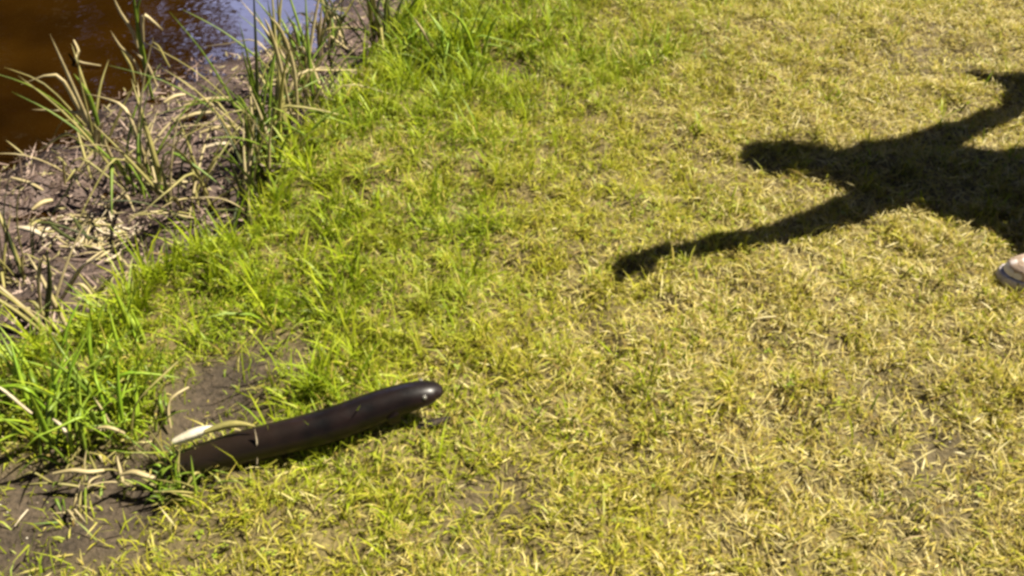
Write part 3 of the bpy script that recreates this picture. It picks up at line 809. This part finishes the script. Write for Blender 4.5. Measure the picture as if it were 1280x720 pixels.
def build_person():
    skin = noise_mat('skin', (.50, .30, .21), (.56, .35, .25), 30, .5, .05)
    denim = noise_mat('dark_trousers', (.012, .015, .026), (.022, .026, .042), 60, .8, .3, 200)
    shirt_m = noise_mat('grey_shirt', (.10, .11, .13), (.14, .15, .17), 40, .85, .3, 150)
    cap_m = noise_mat('cap_cloth', (.04, .05, .09), (.06, .07, .12), 60, .8, .2, 200)
    # joints: shadow places on the lawn and heights
    hip = lift(1238, 226, .70)
    nearS, farS = lift(1112, 234, 1.13), lift(1162, 174, 1.17)
    chest = (nearS + farS) / 2
    neck = chest + Vector((-.09, .02, .07))
    head = lift(1000, 183, 1.27)
    elb, wri = lift(952, 292, 1.05), lift(822, 313, .99)
    hand = lift(785, 322, .97); ftip = lift(776, 362, .95)
    elb2, wri2 = lift(1298, 114, 1.00), lift(1284, 82, 1.22)
    ftip2 = lift(1215, 74, 1.28)
    ank = Vector((1.43, 1.83, .10)); toe = G(1262, 348)
    sd = (farS - nearS).normalized(); sd.z *= .3
    hipN, hipF = hip - sd * .10, hip + sd * .10
    knee = lift(1275, 268, .46)
    ankB = Vector((hip.x + .42, hip.y + .22, .11)); kneeB = (hipF + ankB) / 2 + Vector((-.10, .0, .02))
    print('PERSON hip', hip, 'chest', chest, 'head', head)
    for nm, a, b in (('trunk', hip, chest), ('uparm', nearS, elb), ('forearm', elb, wri), ('uparm2', farS, elb2), ('fore2', elb2, wri2), ('thigh', hipN, knee), ('shin', knee, ank), ('thighB', hipF, kneeB), ('shinB', kneeB, ankB), ('sh', nearS, farS), ('neckhead', neck, head), ('hand', wri, ftip)):
        print('  ', nm, round((b - a).length, 3))
    org = Vector((hip.x, hip.y, 0))
    face = Vector((-.66, .0, -.75)).normalized()
    upv = Vector((-.75, .0, .66)).normalized()
    right = face.cross(upv).normalized(); face = upv.cross(right).normalized()
    rot = Matrix((right, face, upv)).transposed()
    bm = bmesh.new()
    mid = hip.lerp(chest, .5)
    caps(bm, hip, mid, .14, .135); caps(bm, mid, chest, .135, .14); caps(bm, nearS, farS, .062, .062)
    caps(bm, chest, neck, .07, .055); caps(bm, neck, head - upv * .04, .052, .055)
    blob(bm, head + upv * .02, .076, .096, .105, rot); blob(bm, head - upv * .055 + face * .025, .055, .066, .062, rot)
    caps(bm, head + face * .092 + upv * .01, head + face * .108 - upv * .022, .009, .014, 10)
    caps(bm, head + face * .083 - upv * .058 - right * .018, head + face * .083 - upv * .058 + right * .018, .009, .009, 8)
    for s_ in (-1, 1): blob(bm, head + right * s_ * .078 + upv * .0 - face * .01, .010, .018, .03, rot)
    caps(bm, nearS, elb, .05, .040); caps(bm, elb, wri, .040, .028)
    caps(bm, farS, elb2, .05, .040); caps(bm, elb2, wri2, .040, .028)
    def hand_mesh(w, tip, bend, k1=.35, k2=1.0):
        d = (tip - w); Lh = d.length; d.normalize()
        s_ = d.cross(Vector((0, 0, 1))).normalized(); nn = s_.cross(d)
        palm = w + d * .075
        for k in range(4):
            o_ = (k - 1.5) * .0165
            kn = palm + d * .012 + s_ * o_
            caps(bm, w + d * .015 + s_ * o_ * .6, kn, .014, .012, 10)
            Lf = (.062, .074, .069, .052)[k]
            m1 = kn + (d + bend * k1).normalized() * Lf * .5
            m2 = m1 + (d + bend * k2).normalized() * Lf * .5
            caps(bm, kn, m1, .010, .009, 10); caps(bm, m1, m2, .009, .0075, 10)
        t1 = w + d * .03 - s_ * .030; t2 = t1 + (d * .7 - s_ * .7 + bend * .2).normalized() * .036; t3 = t2 + (d - s_ * .2 + bend * .4).normalized() * .028
        caps(bm, w + d * .012, t1, .017, .014, 10); caps(bm, t1, t2, .012, .0105, 10); caps(bm, t2, t3, .010, .008, 10)
    hand_mesh(wri, hand + (hand - wri) * .3, (ftip - hand).normalized(), 1.3, 3.0)
    hand_mesh(wri2, ftip2, Vector((-.2, -.3, -.6)))
    caps(bm, hipN, knee, .082, .058); caps(bm, knee, ank, .056, .040); caps(bm, hipF, kneeB, .082, .058); caps(bm, kneeB, ankB, .056, .040)
    toeB = ankB + Vector((-.16, -.06, -.075))
    for (a_, t_) in ((ank, Vector((toe.x + .03, toe.y + .01, .035))), (ankB, toeB)):
        caps(bm, a_ - Vector((0, 0, .02)), t_, .038, .028)
        hl = a_ + (a_ - t_).normalized() * .03; hl.z = .045
        caps(bm, a_, hl, .036, .034)
    body = remesh('person', bm, skin, .0075, None, org, 4)
    tag(body, 'person at the right edge with pale shoe tip showing, casting an arm-stretched shadow', 'person')
    bm = bmesh.new()
    caps(bm, hip - Vector((0, 0, .06)), mid, .165, .165); caps(bm, mid, chest, .165, .165); caps(bm, nearS, farS, .075, .075)
    for s_, e_ in ((nearS, elb), (farS, elb2)): caps(bm, s_, e_, .070, .046)
    caps(bm, elb, elb.lerp(wri, .95), .047, .037); caps(bm, elb2, elb2.lerp(wri2, .95), .056, .055)
    caps(bm, chest, neck.lerp(head, .45), .095, .074)
    remesh('shirt', bm, shirt_m, .013, body, org, 5)
    bm = bmesh.new()
    caps(bm, hip + Vector((0, 0, .04)), hip, .152, .150)
    for h_, k_, a_ in ((hipN, knee, ank), (hipF, kneeB, ankB)):
        caps(bm, h_, k_, .098, .076); caps(bm, k_, a_ + (k_ - a_) * .12, .074, .060)
    remesh('trousers', bm, denim, .013, body, org, 5)
    # close knit cap, hair below it
    bm = bmesh.new()
    blob(bm, head + upv * .045, .082, .104, .092, rot)
    for v in list(bm.verts):
        if (v.co - head).dot(upv) < .03: v.co += upv * (.03 - (v.co - head).dot(upv)) * .95
    for v in bm.verts: v.co -= org
    me = bpy.data.meshes.new('knit_cap'); bm.to_mesh(me); bm.free()
    link('knit_cap', me, cap_m, body)
    bm = bmesh.new(); blob(bm, head - face * .025 + upv * .0, .083, .083, .095, rot)
    for v in bm.verts: v.co -= org
    me = bpy.data.meshes.new('hair'); bm.to_mesh(me); bm.free()
    link('hair', me, noise_mat('brown_hair', (.03, .018, .01), (.06, .035, .018), 80, .5, .5, 150), body)
    eye_m, nt, n, l, b = new_mat('eye_white'); b.inputs['Base Color'].default_value = (.6, .58, .55, 1); b.inputs['Roughness'].default_value = .1
    for s_ in (-1, 1):
        bm = bmesh.new(); blob(bm, head + face * .084 + upv * .012 + right * s_ * .032, .011, .008, .006, rot)
        for v in bm.verts: v.co -= org
        me = bpy.data.meshes.new('eye'); bm.to_mesh(me); bm.free(); link('eye', me, eye_m, body)
    # shoes: grey sole, pale toe, tan upper
    sole_m = noise_mat('shoe_sole', (.36, .32, .33), (.52, .46, .46), 50, .7, .3)
    upper_m = noise_mat('shoe_upper', (.34, .24, .17), (.44, .33, .25), 50, .8, .4, 220)
    toe_m = noise_mat('shoe_toe_cap', (.62, .54, .50), (.80, .72, .67), 26, .6, .2)
    prof = [(-.105, .030), (-.085, .037), (-.04, .037), (0, .038), (.05, .045), (.10, .047), (.135, .041), (.158, .027), (.168, .010)]
    def shoe(anchor, tipp):
        d = Vector((tipp.x - anchor.x, tipp.y - anchor.y, 0)).normalized(); s_ = Vector((-d.y, d.x, 0))
        c = Vector((tipp.x, tipp.y, 0)) - d * .168
        gz_ = max(hz(c.x, c.y), hz(tipp.x, tipp.y), hz(anchor.x, anchor.y)) - .004
        c.z = gz_
        ring0 = [(x_, w_) for x_, w_ in prof] + [(x_, -w_) for x_, w_ in prof[::-1]]
        def loft(name, levels, mat, par, xmin=-1, xmax=1):
            bm = bmesh.new(); prev = None
            for (zf, sc) in levels:
                ring = [bm.verts.new(c + d * (min(max(x_, xmin), xmax) * (sc if x_ > 0 else sc)) + s_ * w_ * sc + Vector((0, 0, zf(x_) if callable(zf) else zf)) - org) for x_, w_ in ring0]
                if prev:
                    for k in range(len(ring)):
                        k2 = (k + 1) % len(ring); bm.faces.new((prev[k], prev[k2], ring[k2], ring[k]))
                else: bm.faces.new(ring[::-1])
                prev = ring
            bm.faces.new(prev)
            me = bpy.data.meshes.new(name); bm.to_mesh(me); bm.free()
            o = link(name, me, mat, par)
            bv = o.modifiers.new('bevel', 'BEVEL'); bv.width = .003; bv.segments = 2
            return o
        sh = loft('shoe', [(.024, .95), (lambda x_: .052 if x_ > .07 else .060, .93), (lambda x_: .066 if x_ > .09 else .085 - .15 * max(0, x_), .80), (lambda x_: .072 if x_ > .09 else .10 - .22 * max(0, x_), .52)], upper_m, body)
        loft('sole', [(0, .97), (.010, 1.03), (.022, 1.03), (.030, 1.0)], sole_m, sh)
        bm = bmesh.new()
        rt = Matrix((d, s_, Vector((0, 0, 1)))).transposed()
        blob(bm, c + d * .100 + Vector((0, 0, .036)), .063, .043, .035, rt)
        for v in bm.verts: v.co -= org
        me = bpy.data.meshes.new('toe_cap'); bm.to_mesh(me); bm.free(); link('toe_cap', me, toe_m, sh)
        return sh
    shoe(ank + Vector((.0, -.05, 0)), G(1246, 350)); shoe(ankB, toeB + Vector((-.03, -.01, 0)))
build_person()

# ------------------------------------------------------------------ trees on the far bank, mirrored in the pond
bark = noise_mat('bark', (.05, .035, .025), (.10, .075, .055), 12, .9, .6, 30)
leafm = attr_leaf_mat('tree_leaf', .6, .2, .2)
def tree(label, x, y, h, cr):
    z0 = hz(x, y)
    root = empty('pond_tree', (x, y, z0)); tag(root, label, 'tree', 'trees on the far bank')
    bm = bmesh.new()
    p = Vector((0, 0, -.1)); r_ = h * .028
    for k in range(5):
        q = p + Vector((random.uniform(-.12, .12), random.uniform(-.12, .12), h * .19)); caps(bm, p, q, r_, r_ * .8, 8); p = q; r_ *= .78
        if k >= 1:
            for j in range(3):
                a = random.uniform(0, 6.28); caps(bm, p, p + Vector((math.cos(a) * cr * .6, math.sin(a) * cr * .6, h * .08)), r_ * .5, r_ * .15, 6)
    me = bpy.data.meshes.new('trunk'); bm.to_mesh(me); bm.free(); link('trunk', me, bark, root)
    N = 4200
    th = rng.uniform(0, 6.283, N); tz = rng.uniform(.08, 1, N); env = np.sin(np.clip(tz * 1.05, 0, 1) * math.pi) ** .6
    rr = cr * env * np.sqrt(rng.random(N)) * (.75 + .5 * vnoise(th * 1.6 + x, tz * 6))
    c = np.stack([rr * np.cos(th), rr * np.sin(th), h * (.05 + tz)], 1)
    a = rng.normal(size=(N, 3)); a /= np.linalg.norm(a, axis=1)[:, None]
    b = np.cross(a, rng.normal(size=(N, 3))); b /= np.linalg.norm(b, axis=1)[:, None]
    s = rng.uniform(.08, .18, N)[:, None]
    V = np.stack([c - a * s, c + b * s * .5, c + a * s, c - b * s * .5], 1).reshape(-1, 3)
    Q = np.arange(N * 4).reshape(-1, 4)
    col = np.repeat(np.array((.055, .06, .015)) * rng.uniform(.5, 1.4, (N, 1)) + np.array((.03, .01, 0)) * rng.random((N, 1)), 4, 0)
    link('crown', mesh_np('crown', V, Q, None, col), leafm, root, smooth=False)
for k, (az_, dist, h, cr) in enumerate([(-23, 13.5, 8.5, 1.5), (-28.5, 14, 9.5, 2.0), (-34, 13.5, 9, 2.0), (-40, 14, 9.5, 2.2), (-47, 13.5, 9, 2.2), (-54, 14, 9, 2.4)]):
    x, y = dist * math.sin(R(az_)), dist * math.cos(R(az_))
    tree(['dark bushy tree on the far bank next to the open sky', 'tall dark tree on the far bank, second from the open sky', 'round dark tree on the far bank, third from the open sky',
          'tall broad tree on the far bank, fourth from the open sky', 'dark tree on the far bank, fifth from the open sky', 'broad dark tree on the far bank, farthest from the open sky'][k], x, y, h, cr)
